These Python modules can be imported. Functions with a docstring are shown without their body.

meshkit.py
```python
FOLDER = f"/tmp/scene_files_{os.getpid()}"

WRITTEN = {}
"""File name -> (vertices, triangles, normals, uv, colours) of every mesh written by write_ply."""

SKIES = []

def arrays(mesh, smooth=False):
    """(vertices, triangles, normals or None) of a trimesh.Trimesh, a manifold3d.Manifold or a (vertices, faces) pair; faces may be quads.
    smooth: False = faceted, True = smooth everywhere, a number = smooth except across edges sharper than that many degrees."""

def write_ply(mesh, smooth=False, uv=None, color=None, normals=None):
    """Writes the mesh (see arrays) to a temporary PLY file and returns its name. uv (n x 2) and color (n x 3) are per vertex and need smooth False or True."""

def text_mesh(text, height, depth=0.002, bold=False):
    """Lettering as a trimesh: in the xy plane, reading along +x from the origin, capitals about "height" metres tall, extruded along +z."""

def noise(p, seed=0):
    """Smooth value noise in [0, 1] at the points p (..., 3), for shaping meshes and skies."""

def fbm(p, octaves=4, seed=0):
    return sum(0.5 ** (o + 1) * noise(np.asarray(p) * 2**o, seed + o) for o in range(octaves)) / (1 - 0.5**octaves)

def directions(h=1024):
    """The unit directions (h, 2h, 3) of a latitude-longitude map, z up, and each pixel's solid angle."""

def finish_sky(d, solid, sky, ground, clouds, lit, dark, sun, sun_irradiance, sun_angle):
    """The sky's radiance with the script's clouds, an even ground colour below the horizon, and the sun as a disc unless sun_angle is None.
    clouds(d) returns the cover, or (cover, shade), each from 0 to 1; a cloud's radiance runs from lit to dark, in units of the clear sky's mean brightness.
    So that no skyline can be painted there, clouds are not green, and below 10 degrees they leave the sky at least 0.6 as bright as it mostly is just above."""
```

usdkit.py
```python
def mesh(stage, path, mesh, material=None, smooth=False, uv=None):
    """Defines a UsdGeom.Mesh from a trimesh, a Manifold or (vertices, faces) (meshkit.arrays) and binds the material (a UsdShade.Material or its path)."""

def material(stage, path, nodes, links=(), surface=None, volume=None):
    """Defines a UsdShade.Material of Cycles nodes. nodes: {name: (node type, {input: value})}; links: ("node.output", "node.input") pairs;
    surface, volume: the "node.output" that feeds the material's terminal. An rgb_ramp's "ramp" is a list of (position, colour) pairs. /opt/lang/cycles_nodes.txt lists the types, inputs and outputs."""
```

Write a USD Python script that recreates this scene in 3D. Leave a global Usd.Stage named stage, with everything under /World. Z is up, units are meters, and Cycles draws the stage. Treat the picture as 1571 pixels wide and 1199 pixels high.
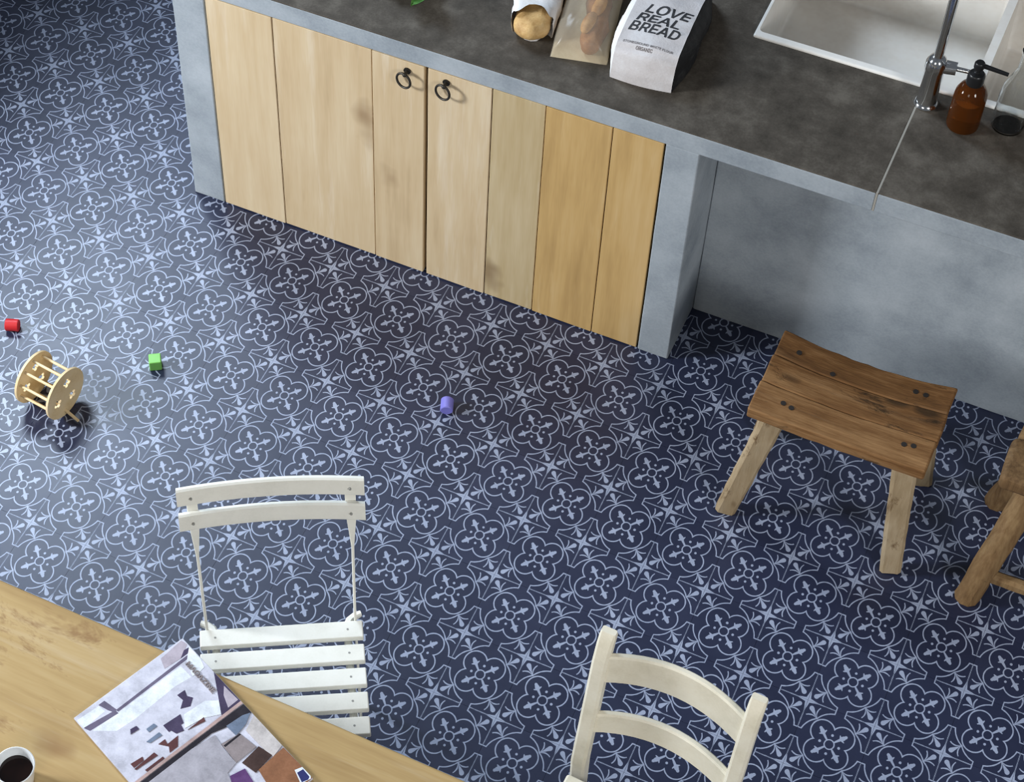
import math
import numpy as np
import trimesh
import manifold3d as m3
import usdkit
import meshkit
from shapely.geometry import Polygon, Point
from shapely.ops import unary_union
from scipy.interpolate import LinearNDInterpolator
from pxr import Usd, UsdGeom, UsdLux, UsdShade, Gf, Sdf

stage = Usd.Stage.CreateInMemory()
UsdGeom.SetStageUpAxis(stage, UsdGeom.Tokens.z)
UsdGeom.SetStageMetersPerUnit(stage, 1.0)
world = UsdGeom.Xform.Define(stage, '/World')
stage.SetDefaultPrim(world.GetPrim())
UsdGeom.Scope.Define(stage, '/World/Looks')

# ------------------------------------------------------------------ camera
CAM = np.array([0.98999882, -2.44698427, 4.55117375])
RW = np.array([[0.893249654, 0.448050899, -0.036816396],
               [0.332443984, -0.713455594, -0.616816109],
               [-0.302631876, 0.538731387, -0.786245789]])   # rows: right, down, forward
FPX, PPX, PPY = 3180.1196, 480.566, 521.248
cam = UsdGeom.Camera.Define(stage, '/World/camera')
AP = 36.0
cam.CreateHorizontalApertureAttr(AP)
cam.CreateVerticalApertureAttr(AP * 1199 / 1571)
cam.CreateFocalLengthAttr(FPX / 1571 * AP)
cam.CreateHorizontalApertureOffsetAttr((785.5 - PPX) / 1571 * AP)
cam.CreateVerticalApertureOffsetAttr(-(599.5 - PPY) / 1571 * AP)
cam.CreateClippingRangeAttr(Gf.Vec2f(0.05, 100))
cam.CreateExposureAttr(0.0)
mt = Gf.Matrix4d(*[float(v) for v in (*RW[0], 0, *(-RW[1]), 0, *(-RW[2]), 0, *CAM, 1)])
cam.AddTransformOp().Set(mt)

# ------------------------------------------------------------------ light
def rect_light(name, pos, target, w, h, intensity, color):
    l = UsdLux.RectLight.Define(stage, '/World/' + name)
    l.CreateWidthAttr(w); l.CreateHeightAttr(h)
    l.CreateIntensityAttr(intensity); l.CreateColorAttr(Gf.Vec3f(*color))
    z = np.array(pos, float) - np.array(target, float); z /= np.linalg.norm(z)
    x = np.cross([0, 0, 1.0], z); x /= np.linalg.norm(x)
    y = np.cross(z, x)
    l.AddTransformOp().Set(Gf.Matrix4d(*[float(v) for v in (*x, 0, *y, 0, *z, 0, *pos, 1)]))

rect_light('window_daylight', (-3.9, -1.30, 2.2), (-0.6, 0.6, 0.3), 0.75, 0.9, 112.0, (0.90, 0.95, 1.0))  # unseen key source on the left, casts the toy shadows to the right
rect_light('high_window_daylight', (-4.3, 3.0, 4.6), (-1.2, 0.3, 0.0), 1.7, 1.8, 31.0, (0.70, 0.84, 1.0))  # out of view high at the back left, placed for the floor glare
rect_light('side_window_daylight', (3.7, -1.9, 2.8), (0.6, 0.1, 0.4), 0.8, 1.0, 37.0, (0.97, 0.97, 0.96))  # unseen source on the right, lights chair sides and throws stool shadows left
rect_light('front_window_daylight', (0.1, -3.1, 2.7), (0.2, -0.2, 0.6), 1.1, 1.0, 6.5, (1.0, 0.97, 0.91))  # out of view in front, placed to brighten the chair fronts
dome = UsdLux.DomeLight.Define(stage, '/World/room_sky')
dome.CreateIntensityAttr(0.045)
dome.CreateColorAttr(Gf.Vec3f(0.82, 0.90, 1.0))

# ------------------------------------------------------------------ materials
class Graph:
    """Small expression builder: every method adds a Cycles node and returns the "node.output" it makes."""
    def __init__(self):
        self.n, self.l, self.k = {}, [], 0
    def add(self, kind, out, **inp):
        self.k += 1
        name = 'n%d' % self.k
        const = {}
        for a, v in inp.items():
            if isinstance(v, str) and '.' in v:
                self.l.append((v, name + '.' + a))
            else:
                const[a] = v
        self.n[name] = (kind, const)
        return name + '.' + out
    def m(self, op, a, b=0.0, c=0.0):
        return self.add('math', 'value', math_type=op, value1=a, value2=b, value3=c)
    def sub(self, a, b): return self.m('subtract', a, b)
    def plus(self, a, b): return self.m('add', a, b)
    def mul(self, a, b): return self.m('multiply', a, b)
    def mx(self, a, b): return self.m('maximum', a, b)
    def mn(self, a, b): return self.m('minimum', a, b)
    def ab(self, a): return self.m('absolute', a)
    def length(self, a, b): return self.m('sqrt', self.plus(self.mul(a, a), self.mul(b, b)))
    def noise(self, vec, scale, detail=3.0, rough=0.55, dist=0.0):
        return self.add('noise_texture', 'fac', vector=vec, scale=scale, detail=detail, roughness=rough, distortion=dist)
    def pos(self): return self.add('geometry', 'position')
    def mapped(self, vec, scale, loc=(0, 0, 0), rot=(0, 0, 0)):
        return self.add('mapping', 'vector', vector=vec, scale=scale, location=loc, rotation=rot)
    def ramp(self, fac, stops):
        return self.add('rgb_ramp', 'color', fac=fac, ramp=stops)
    def mix(self, fac, a, b, kind='mix'):
        return self.add('mix', 'color', mix_type=kind, fac=fac, color1=a, color2=b)
    def bump(self, h, dist=0.002, strength=0.5):
        return self.add('bump', 'normal', height=h, distance=dist, strength=strength)
    def finish(self, name, **inp):
        s = self.add('principled_bsdf', 'BSDF', **inp)
        return usdkit.material(stage, '/World/Looks/' + name, self.n, self.l, surface=s)

def plain(name, color, rough=0.5, **kw):
    return Graph().finish(name, base_color=color, roughness=rough, **kw)

TS = 0.166                     # tile pitch along the counter
TA = TS * 1.121365             # tile pitch towards the counter

def tile_material():
    g = Graph()
    p = g.pos()
    wob = g.noise(p, 90.0, 2.0)
    x = g.add('separate_xyz', 'x', vector=p)
    y = g.add('separate_xyz', 'y', vector=p)
    u = g.mul(x, 1 / TS); v = g.mul(y, 1 / TA)
    a = g.ab(g.sub(g.m('fraction', u), 0.5)); b = g.ab(g.sub(g.m('fraction', v), 0.5))
    mx, mn = g.mx(a, b), g.mn(a, b)
    s = g.mul(g.plus(a, b), 0.70710678); t = g.mul(g.sub(mx, mn), 0.70710678)
    r = g.length(a, b)
    d = []
    d.append(g.sub(g.ab(g.sub(r, 0.070)), 0.0085))                                        # ring
    d.append(g.mx(g.sub(g.ab(g.sub(g.length(g.sub(s, 0.209), t), 0.171)), 0.0088), g.sub(0.157, s)))   # petal outline
    d.append(g.sub(g.length(g.sub(mx, 0.142), mn), 0.0185))                               # dots
    # fleuron in the petal: stem, body, tip, barbs
    d.append(g.mx(g.sub(t, g.plus(0.0055, g.mul(s, 0.075))), g.mx(g.sub(0.072, s), g.sub(s, 0.2))))
    d.append(g.sub(g.length(g.mul(g.sub(s, 0.212), 0.60), t), 0.0315))
    d.append(g.sub(g.length(g.mul(g.sub(s, 0.258), 0.8), t), 0.0225))
    d.append(g.mx(g.sub(g.ab(g.sub(s, g.plus(0.183, g.mul(t, 0.28)))), g.sub(0.022, g.mul(t, 0.28))), g.sub(t, 0.060)))
    # bowed frame line and its flat end
    d.append(g.mx(g.sub(g.ab(g.sub(g.length(g.sub(mn, 0.0035), g.sub(mx, 0.1267)), 0.3263)), 0.0082), g.sub(0.068, mn)))
    d.append(g.mx(g.sub(g.ab(g.sub(mn, 0.0735)), 0.0075), g.sub(0.442, mx)))
    # star on the tile corner
    su, sv = g.sub(0.5, mn), g.sub(0.5, mx)
    d.append(g.mx(g.sub(sv, g.sub(0.040, g.mul(su, 0.23))), g.sub(su, 0.150)))
    d.append(g.mx(g.sub(sv, 0.0058), g.sub(su, 0.425)))
    q = g.sub(0.70710678, s)
    # bud, its stem and two curls
    d.append(g.sub(g.length(g.sub(q, 0.132), t), 0.034))
    d.append(g.mx(g.sub(t, g.sub(0.0345, g.mul(g.sub(q, 0.138), 0.25))), g.mx(g.sub(0.138, q), g.sub(q, 0.245))))
    d.append(g.mx(g.sub(t, 0.0075), g.mx(g.sub(0.235, q), g.sub(q, 0.30))))
    cu = g.sub(g.ab(g.sub(g.length(g.sub(q, 0.303), g.sub(t, 0.128)), 0.120)), g.sub(0.0095, g.mul(g.ab(g.sub(q, 0.212)), 0.10)))
    d.append(g.mx(cu, g.mx(g.sub(q, 0.285), g.sub(t, 0.116))))
    dd = d[0]
    for e in d[1:]:
        dd = g.mn(dd, e)
    dd = g.plus(dd, g.mul(g.sub(wob, 0.5), 0.008))
    mask = g.add('map_range', 'result', value=dd, from_min=-0.003, from_max=0.004, to_min=1.0, to_max=0.0, clamp=True)
    worn = g.noise(p, 7.0, 5.0, 0.65)
    fine = g.noise(p, 420.0, 2.0)
    cell = g.add('combine_xyz', 'vector', x=g.m('floor', u), y=g.m('floor', v), z=0.0)
    rnd = g.add('white_noise_texture', 'value', vector=cell)
    dark = g.ramp(g.plus(g.mul(worn, 0.55), g.plus(g.mul(fine, 0.25), g.mul(rnd, 0.25))), [(0.25, (0.012, 0.016, 0.040)), (0.55, (0.018, 0.023, 0.054)), (0.85, (0.028, 0.034, 0.072))])
    light = g.ramp(g.plus(g.mul(worn, 0.7), g.mul(fine, 0.3)), [(0.25, (0.23, 0.265, 0.37)), (0.7, (0.36, 0.405, 0.53))])
    col = g.mix(mask, dark, light)
    rough = g.plus(0.305, g.mul(worn, 0.13))
    nb = g.bump(g.plus(g.mul(fine, 0.5), worn), 0.0008, 0.35)
    return g.finish('encaustic_tile', base_color=col, roughness=rough, normal=nb, specular_ior_level=0.55)

def wood(name, cols, axis='z', scale=1.0, rough=0.55, knots=0.0, worn=0.0, bump=0.0012, spots=0.0):
    """Long grain along axis, random shift per piece."""
    g = Graph()
    p = g.pos()
    st = {'x': (1.2, 16, 16), 'y': (16, 1.2, 16), 'z': (16, 16, 1.2)}[axis]
    rnd = g.add('object_info', 'random')
    sh = g.add('combine_xyz', 'vector', x=g.mul(rnd, 7.0), y=g.mul(rnd, 3.0), z=g.mul(rnd, 5.0))
    ps = g.add('vector_math', 'vector', math_type='add', vector1=p, vector2=sh)
    q = g.mapped(ps, tuple(scale * k for k in st))
    n1 = g.noise(q, 1.0, 6.0, 0.6, 0.6)
    q2 = g.mapped(ps, tuple(scale * k * 6 for k in st))
    n2 = g.noise(q2, 1.0, 3.0, 0.6)
    cl = g.noise(ps, 3.5 * scale, 4.0, 0.6)
    f = g.plus(g.mul(n1, 0.50), g.plus(g.mul(n2, 0.27), g.plus(g.mul(cl, 0.25), g.mul(g.sub(rnd, 0.5), 0.10))))
    col = g.ramp(f, [(0.30, cols[0]), (0.5, cols[1]), (0.70, cols[2])])
    h = g.plus(n1, g.mul(n2, 0.5))
    if knots:
        vo = g.add('voronoi_texture', 'distance', vector=g.mapped(ps, tuple(k * knots for k in {'x': (0.5, 1, 1), 'y': (1, 0.5, 1), 'z': (1, 1, 0.5)}[axis])), scale=1.0)
        big = g.noise(ps, 9.0, 2.0)
        km = g.add('map_range', 'result', value=g.plus(vo, g.mul(big, 0.25)), from_min=0.20, from_max=0.30, to_min=1.0, to_max=0.0, clamp=True)
        col = g.mix(g.mul(km, 0.75), col, cols[3])
    if worn:
        w = g.noise(g.mapped(ps, tuple(0.35 * k for k in st)), 2.2, 5.0, 0.7)
        wm = g.add('map_range', 'result', value=w, from_min=0.56, from_max=0.72, to_min=0.0, to_max=worn, clamp=True)
        col = g.mix(wm, col, cols[-1])
    if spots:
        sp = g.noise(g.mapped(ps, tuple((1.0 if k < 5 else 2.4) * spots for k in st)), 1.0, 5.0, 0.72, 0.4)
        sm_ = g.add('map_range', 'result', value=sp, from_min=0.585, from_max=0.68, to_min=0.0, to_max=0.8, clamp=True)
        col = g.mix(sm_, col, cols[3])
        h = g.sub(h, g.mul(sm_, 0.6))
    return g.finish(name, base_color=col, roughness=rough, normal=g.bump(h, bump, 0.5), specular_ior_level=0.25)

def mottled(name, c1, c2, c3, scale=6.0, rough=0.75, fine=160.0, bump=0.001, spec=0.35):
    g = Graph()
    p = g.pos()
    n = g.noise(p, scale, 6.0, 0.62)
    f = g.noise(p, fine, 3.0)
    col = g.ramp(g.plus(g.mul(n, 0.8), g.mul(f, 0.2)), [(0.32, c1), (0.5, c2), (0.68, c3)])
    return g.finish(name, base_color=col, roughness=rough, normal=g.bump(g.plus(n, g.mul(f, 0.4)), bump, 0.5), specular_ior_level=spec)

M = {}
M['tile'] = tile_material()
M['grout'] = plain('grout', (0.075, 0.085, 0.115), 0.85)
M['plaster'] = mottled('pale_concrete', (0.22, 0.25, 0.28), (0.32, 0.355, 0.385), (0.41, 0.445, 0.475), 5.0, 0.8, 140.0)
M['top'] = mottled('dark_worktop', (0.040, 0.033, 0.025), (0.074, 0.062, 0.049), (0.13, 0.113, 0.092), 13.0, 0.72, 170.0, 0.001, 0.25)
M['seam'] = plain('seam_filler', (0.33, 0.31, 0.27), 0.8)
M['void'] = plain('dark_inside', (0.015, 0.011, 0.009), 0.9)
M['ash'] = wood('pale_plank', [(0.41, 0.285, 0.155), (0.58, 0.435, 0.26), (0.68, 0.55, 0.365), (0.28, 0.175, 0.09), (0.78, 0.69, 0.55)], 'z', 0.55, 0.6, 3.2, 0.5)
M['ash_gold'] = wood('golden_plank', [(0.37, 0.225, 0.085), (0.54, 0.35, 0.14), (0.64, 0.45, 0.22), (0.25, 0.14, 0.055), (0.74, 0.60, 0.38)], 'z', 0.6, 0.6, 3.0, 0.4)
M['ash_grey'] = wood('weathered_plank', [(0.32, 0.23, 0.115), (0.47, 0.355, 0.19), (0.58, 0.465, 0.29), (0.22, 0.14, 0.07), (0.74, 0.67, 0.55)], 'z', 0.6, 0.6, 3.0, 0.6)
M['iron'] = plain('dark_iron', (0.045, 0.040, 0.034), 0.5, metallic=0.7)
M['table'] = wood('table_wood', [(0.26, 0.155, 0.06), (0.43, 0.295, 0.13), (0.54, 0.405, 0.215), (0.25, 0.14, 0.06), (0.60, 0.49, 0.33)], 'x', 0.5, 0.72, 5.0, 0.4, spots=5.0)
M['stool'] = wood('old_seat_wood', [(0.050, 0.021, 0.007), (0.165, 0.076, 0.025), (0.33, 0.18, 0.075), (0.014, 0.009, 0.004), (0.38, 0.245, 0.13)], 'x', 2.0, 0.75, 9.0, 0.4, 0.004, 6.0)
M['stool_leg'] = wood('old_leg_wood', [(0.20, 0.135, 0.07), (0.36, 0.265, 0.155), (0.48, 0.375, 0.245), (0.12, 0.065, 0.025), (0.50, 0.42, 0.31)], 'z', 1.3, 0.75, 14.0, 0.4, 0.002, 9.0)
M['stool_hewn'] = wood('hewn_wood', [(0.08, 0.042, 0.017), (0.19, 0.11, 0.048), (0.32, 0.21, 0.10), (0.05, 0.026, 0.011), (0.42, 0.30, 0.17)], 'z', 1.5, 0.75, 12.0, 0.3, 0.003, 9.0)
M['cream'] = mottled('cream_paint', (0.76, 0.75, 0.68), (0.83, 0.82, 0.75), (0.87, 0.86, 0.80), 14.0, 0.45, 200.0, 0.0005)
M['ivory'] = mottled('ivory_paint', (0.66, 0.61, 0.48), (0.75, 0.70, 0.57), (0.80, 0.76, 0.64), 12.0, 0.4, 180.0, 0.0006)
M['chrome'] = plain('chrome', (0.72, 0.73, 0.74), 0.12, metallic=1.0)
M['porcelain'] = mottled('glazed_fireclay', (0.70, 0.64, 0.57), (0.80, 0.76, 0.70), (0.85, 0.83, 0.79), 3.0, 0.22, 60.0, 0.0002, 0.5)
M['amber'] = plain('amber_glass', (0.23, 0.065, 0.010), 0.08, transmission_weight=0.8, ior=1.3)
M['black'] = plain('black_plastic', (0.010, 0.010, 0.011), 0.35)
M['glass'] = plain('clear_glass', (0.95, 0.97, 0.97), 0.03, transmission_weight=1.0, ior=1.45)
M['paper'] = mottled('white_paper', (0.58, 0.57, 0.56), (0.68, 0.67, 0.67), (0.76, 0.76, 0.77), 22.0, 0.75, 200.0, 0.003)
M['paper_beige'] = mottled('beige_paper', (0.50, 0.43, 0.32), (0.60, 0.53, 0.41), (0.68, 0.62, 0.52), 14.0, 0.6, 200.0, 0.002)
M['paper_pink'] = mottled('flour_paper', (0.50, 0.465, 0.455), (0.58, 0.545, 0.54), (0.65, 0.635, 0.64), 14.0, 0.75, 200.0, 0.003)
M['black_paper'] = mottled('black_paper', (0.006, 0.006, 0.007), (0.012, 0.012, 0.013), (0.03, 0.03, 0.03), 30.0, 0.6, 200.0, 0.003)
M['ink'] = plain('printing_ink', (0.025, 0.025, 0.028), 0.7)
M['ink_soft'] = plain('faint_ink', (0.16, 0.14, 0.14), 0.7)
M['crust'] = mottled('bread_crust', (0.10, 0.030, 0.010), (0.24, 0.085, 0.025), (0.42, 0.20, 0.075), 16.0, 0.6, 180.0, 0.003)
M['crust_mid'] = mottled('ridge_crust', (0.24, 0.095, 0.028), (0.44, 0.22, 0.075), (0.60, 0.36, 0.15), 20.0, 0.6, 180.0, 0.003)
M['crust_pale'] = mottled('pale_crust', (0.36, 0.19, 0.06), (0.58, 0.37, 0.15), (0.70, 0.52, 0.28), 14.0, 0.6, 180.0, 0.003)
M['leaf'] = mottled('leaf_green', (0.03, 0.10, 0.015), (0.06, 0.18, 0.03), (0.12, 0.26, 0.05), 30.0, 0.45)
M['toy_wood'] = mottled('toy_wood', (0.66, 0.47, 0.24), (0.78, 0.60, 0.34), (0.83, 0.67, 0.43), 12.0, 0.5, 200.0, 0.0004)
M['red'] = plain('red_block_paint', (0.55, 0.018, 0.022), 0.45)
M['green'] = plain('green_block_paint', (0.20, 0.52, 0.11), 0.45)
M['lilac'] = plain('lilac_block_paint', (0.21, 0.20, 0.62), 0.45)
M['screw'] = plain('painted_screw', (0.30, 0.30, 0.28), 0.5)
M['cup'] = plain('white_glaze', (0.74, 0.76, 0.77), 0.2)
M['coffee'] = plain('black_coffee', (0.010, 0.004, 0.003), 0.08)

def film():
    n = {'t': ('transparent_bsdf', {'color': (0.93, 0.88, 0.78)}), 'p': ('principled_bsdf', {'base_color': (0.70, 0.62, 0.49), 'roughness': 0.25}), 'm': ('mix_closure', {'fac': 0.24})}
    return usdkit.material(stage, '/World/Looks/glassine', n, [('t.BSDF', 'm.closure1'), ('p.BSDF', 'm.closure2')], surface='m.closure')
M['film'] = film()
PRINT = dict(white=(0.74, 0.78, 0.84), beam=(0.13, 0.11, 0.17), mauve=(0.42, 0.37, 0.43), plum=(0.055, 0.04, 0.085), rust=(0.10, 0.035, 0.035), slate=(0.15, 0.19, 0.27),
             pink=(0.45, 0.32, 0.30), black=(0.018, 0.014, 0.020), grey=(0.37, 0.355, 0.40), cream=(0.55, 0.51, 0.50), taupe=(0.26, 0.22, 0.225), umber=(0.055, 0.03, 0.025),
             terra=(0.27, 0.12, 0.06), violet=(0.10, 0.04, 0.14), indigo=(0.03, 0.035, 0.14), page=(0.57, 0.57, 0.66), paper=(0.72, 0.71, 0.70))
for k_, c_ in PRINT.items():
    M['print_' + k_] = mottled('print_' + k_, tuple(0.72 * v for v in c_), c_, tuple(min(1, 1.22 * v + 0.01) for v in c_), 26.0, 0.35, 260.0, 0.0)

# ------------------------------------------------------------------ helpers
used = {}
def free(path):
    n = used.get(path, -1) + 1
    used[path] = n
    return path if n == 0 else '%s_%03d' % (path, n)

def obj(name, mesh, mat, parent=None, smooth=35):
    base = parent.GetPath().pathString if parent is not None else '/World'
    pr = usdkit.mesh(stage, free(base + '/' + name), mesh, M[mat] if isinstance(mat, str) else mat, smooth=smooth)
    return pr.GetPrim()

def tag(p, label=None, cat=None, group=None, kind=None):
    for k, v in (('label', label), ('category', cat), ('group', group), ('kind', kind)):
        if v:
            p.SetCustomDataByKey(k, v)
    return p

def thing(name, label, cat, loc=(0, 0, 0), rz=0.0, group=None):
    x = UsdGeom.Xform.Define(stage, free('/World/' + name))
    x.AddTranslateOp().Set(Gf.Vec3d(*[float(v) for v in loc]))
    x.AddRotateZOp().Set(float(rz))
    return tag(x.GetPrim(), label, cat, group)

def box(x0, x1, y0, y1, z0, z1):
    b = trimesh.creation.box((x1 - x0, y1 - y0, z1 - z0))
    b.apply_translation(((x0 + x1) / 2, (y0 + y1) / 2, (z0 + z1) / 2))
    return b

def rbox(x0, x1, y0, y1, z0, z1, r=0.004):
    """Box with rounded edges: hull of eight small spheres."""
    s = m3.Manifold.sphere(r, 12)
    pts = [s.translate((x, y, z)) for x in (x0 + r, x1 - r) for y in (y0 + r, y1 - r) for z in (z0 + r, z1 - r)]
    return m3.Manifold.batch_hull(pts)

def tm(man):
    v, f, _ = meshkit.arrays(man)
    return trimesh.Trimesh(v, f, process=False)

def mf(mesh):
    return m3.Manifold(m3.Mesh(np.asarray(mesh.vertices, np.float32), np.asarray(mesh.faces, np.uint32)))

def cat(*ms):
    return trimesh.util.concatenate([tm(m) if isinstance(m, m3.Manifold) else m for m in ms])

def cyl(p0, p1, r0, r1=None, n=20):
    """Tapered round bar between two points."""
    p0, p1 = np.array(p0, float), np.array(p1, float)
    r1 = r0 if r1 is None else r1
    h = np.linalg.norm(p1 - p0)
    c = tm(m3.Manifold.cylinder(h, r0, r1, n))
    z = (p1 - p0) / h
    c.apply_transform(trimesh.geometry.align_vectors([0, 0, 1], z))
    c.apply_translation(p0)
    return c

def bar(p0, p1, w0, t0, w1=None, t1=None, side=(1, 0, 0), bev=0.15, n=1):
    """Rectangular bar from p0 to p1 with a chamfer; w along side, t across."""
    p0, p1 = np.array(p0, float), np.array(p1, float)
    w1 = w0 if w1 is None else w1; t1 = t0 if t1 is None else t1
    d = (p1 - p0) / np.linalg.norm(p1 - p0)
    s = np.array(side, float); s -= d * (s @ d); s /= np.linalg.norm(s)
    t = np.cross(d, s)
    return sweep([p0, p1], [(w0, t0), (w1, t1)], [s, s], [t, t], bev)

def sweep(P, dims, S, T, bev=0.15):
    rings = []
    for p, (w, h), s, t in zip(P, dims, S, T):
        b = bev * min(w, h)
        q = [(w/2, -h/2+b), (w/2, h/2-b), (w/2-b, h/2), (-w/2+b, h/2), (-w/2, h/2-b), (-w/2, -h/2+b), (-w/2+b, -h/2), (w/2-b, -h/2)]
        rings.append([np.array(p) + a * np.array(s) + c * np.array(t) for a, c in q])
    V = np.array(rings).reshape(-1, 3); n = 8; F = []
    for i in range(len(P) - 1):
        for j in range(n):
            a, b_ = i * n + j, i * n + (j + 1) % n
            F += [(a, b_, b_ + n), (a, b_ + n, a + n)]
    L = (len(P) - 1) * n
    for j in range(1, n - 1):
        F += [(0, j + 1, j), (L, L + j, L + j + 1)]
    m = trimesh.Trimesh(V, F, process=False)
    if m.volume < 0:
        m.invert()
    return m

def tube(pts, radii, n=14):
    pts = np.array(pts, float); radii = np.broadcast_to(radii, (len(pts),))
    t = np.gradient(pts, axis=0); t /= np.linalg.norm(t, axis=1, keepdims=True)
    ref = np.array([0, 0, 1.0]) if abs(t[0][2]) < 0.9 else np.array([1.0, 0, 0])
    V = []; a = np.cross(t[0], ref); a /= np.linalg.norm(a)
    for p, d, r in zip(pts, t, radii):
        a = a - d * (a @ d); a /= np.linalg.norm(a); b = np.cross(d, a)
        for k in range(n):
            w = 2 * math.pi * k / n
            V.append(p + r * (math.cos(w) * a + math.sin(w) * b))
    F = []
    for i in range(len(pts) - 1):
        for j in range(n):
            A, B = i * n + j, i * n + (j + 1) % n
            F += [(A, B, B + n), (A, B + n, A + n)]
    V += [pts[0], pts[-1]]; L = (len(pts) - 1) * n; c0 = len(V) - 2
    for j in range(n):
        F += [(c0, (j + 1) % n, j), (c0 + 1, L + j, L + (j + 1) % n)]
    m = trimesh.Trimesh(V, F, process=False)
    if m.volume < 0:
        m.invert()
    return m

def lathe(profile, n=40):
    m = trimesh.creation.revolve(np.array(profile, float), sections=n)
    if m.volume < 0:
        m.invert()
    return m

def rough(mesh, amp, scale, seed=0, refine=None):
    """Uneven surface: vertices moved along their normals by noise."""
    if refine:
        mesh = tm(mf(mesh).refine_to_length(refine)) if not isinstance(mesh, m3.Manifold) else tm(mesh.refine_to_length(refine))
        mesh.merge_vertices()
    n = mesh.vertex_normals
    d = (meshkit.fbm(mesh.vertices * scale + 50, 3, seed) - 0.5) * 2 * amp
    mesh.vertices = mesh.vertices + n * d[:, None]
    return mesh

def moved(m, loc=(0, 0, 0), rz=0.0, rx=0.0, ry=0.0):
    m = m.copy()
    R = trimesh.transformations.euler_matrix(math.radians(rx), math.radians(ry), math.radians(rz))
    m.apply_transform(R); m.apply_translation(loc)
    return m

def project(p):
    q = RW @ (np.asarray(p, float) - CAM)
    return FPX * q[0] / q[2] + PPX, FPX * q[1] / q[2] + PPY

# ------------------------------------------------------------------ floor: patterned tiles
FX0, FX1, FY0, FY1 = -22, 15, -13, 19
floor = obj('floor', box(FX0 * TS, FX1 * TS, FY0 * TA, FY1 * TA, -0.03, -0.0015), 'grout', smooth=False)
tag(floor, 'dark blue encaustic tile floor with pale quatrefoil pattern', None, None, 'structure')
J = 0.00035
cells = []
for i in range(FX0, FX1):
    for j in range(FY0, FY1):
        c = np.array([project((TS * (i + a), TA * (j + b), 0)) for a, b in ((0, 0), (1, 0), (1, 1), (0, 1))])
        poly = Polygon(c).intersection(Polygon([(0, 0), (1571, 0), (1571, 1199), (0, 1199)]))
        xc, yc = TS * (i + 0.5), TA * (j + 0.5)
        hid = (xc > -1.32 and yc > 1.30) or (xc < 0.1 and xc > -1.28 and yc > 1.15)
        cells.append((0 if hid else poly.area, i, j))
cells.sort(key=lambda c: (-c[0], c[1], c[2]))
rng = np.random.default_rng(4)
rest = []
for n_, (area, i, j) in enumerate(cells):
    dz = rng.uniform(-0.0003, 0.0)
    b = box(TS * i + J, TS * (i + 1) - J, TA * j + J, TA * (j + 1) - J, -0.009, dz)
    if n_ < 300 and area > 40:
        obj('tile', b, 'tile', floor, smooth=False)
    else:
        rest.append(b)
tag(obj('tile_field', cat(*rest), 'tile', floor, smooth=False), kind='stuff')

# added wall segment out of view, keeps the left light off the far floor
tag(obj('wall_left', box(-2.95, -2.80, 0.10, 3.5, 0.0, 1.9), 'plaster', smooth=False), 'added pale wall segment out of view, shading the far left floor', None, None, 'structure')

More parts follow.
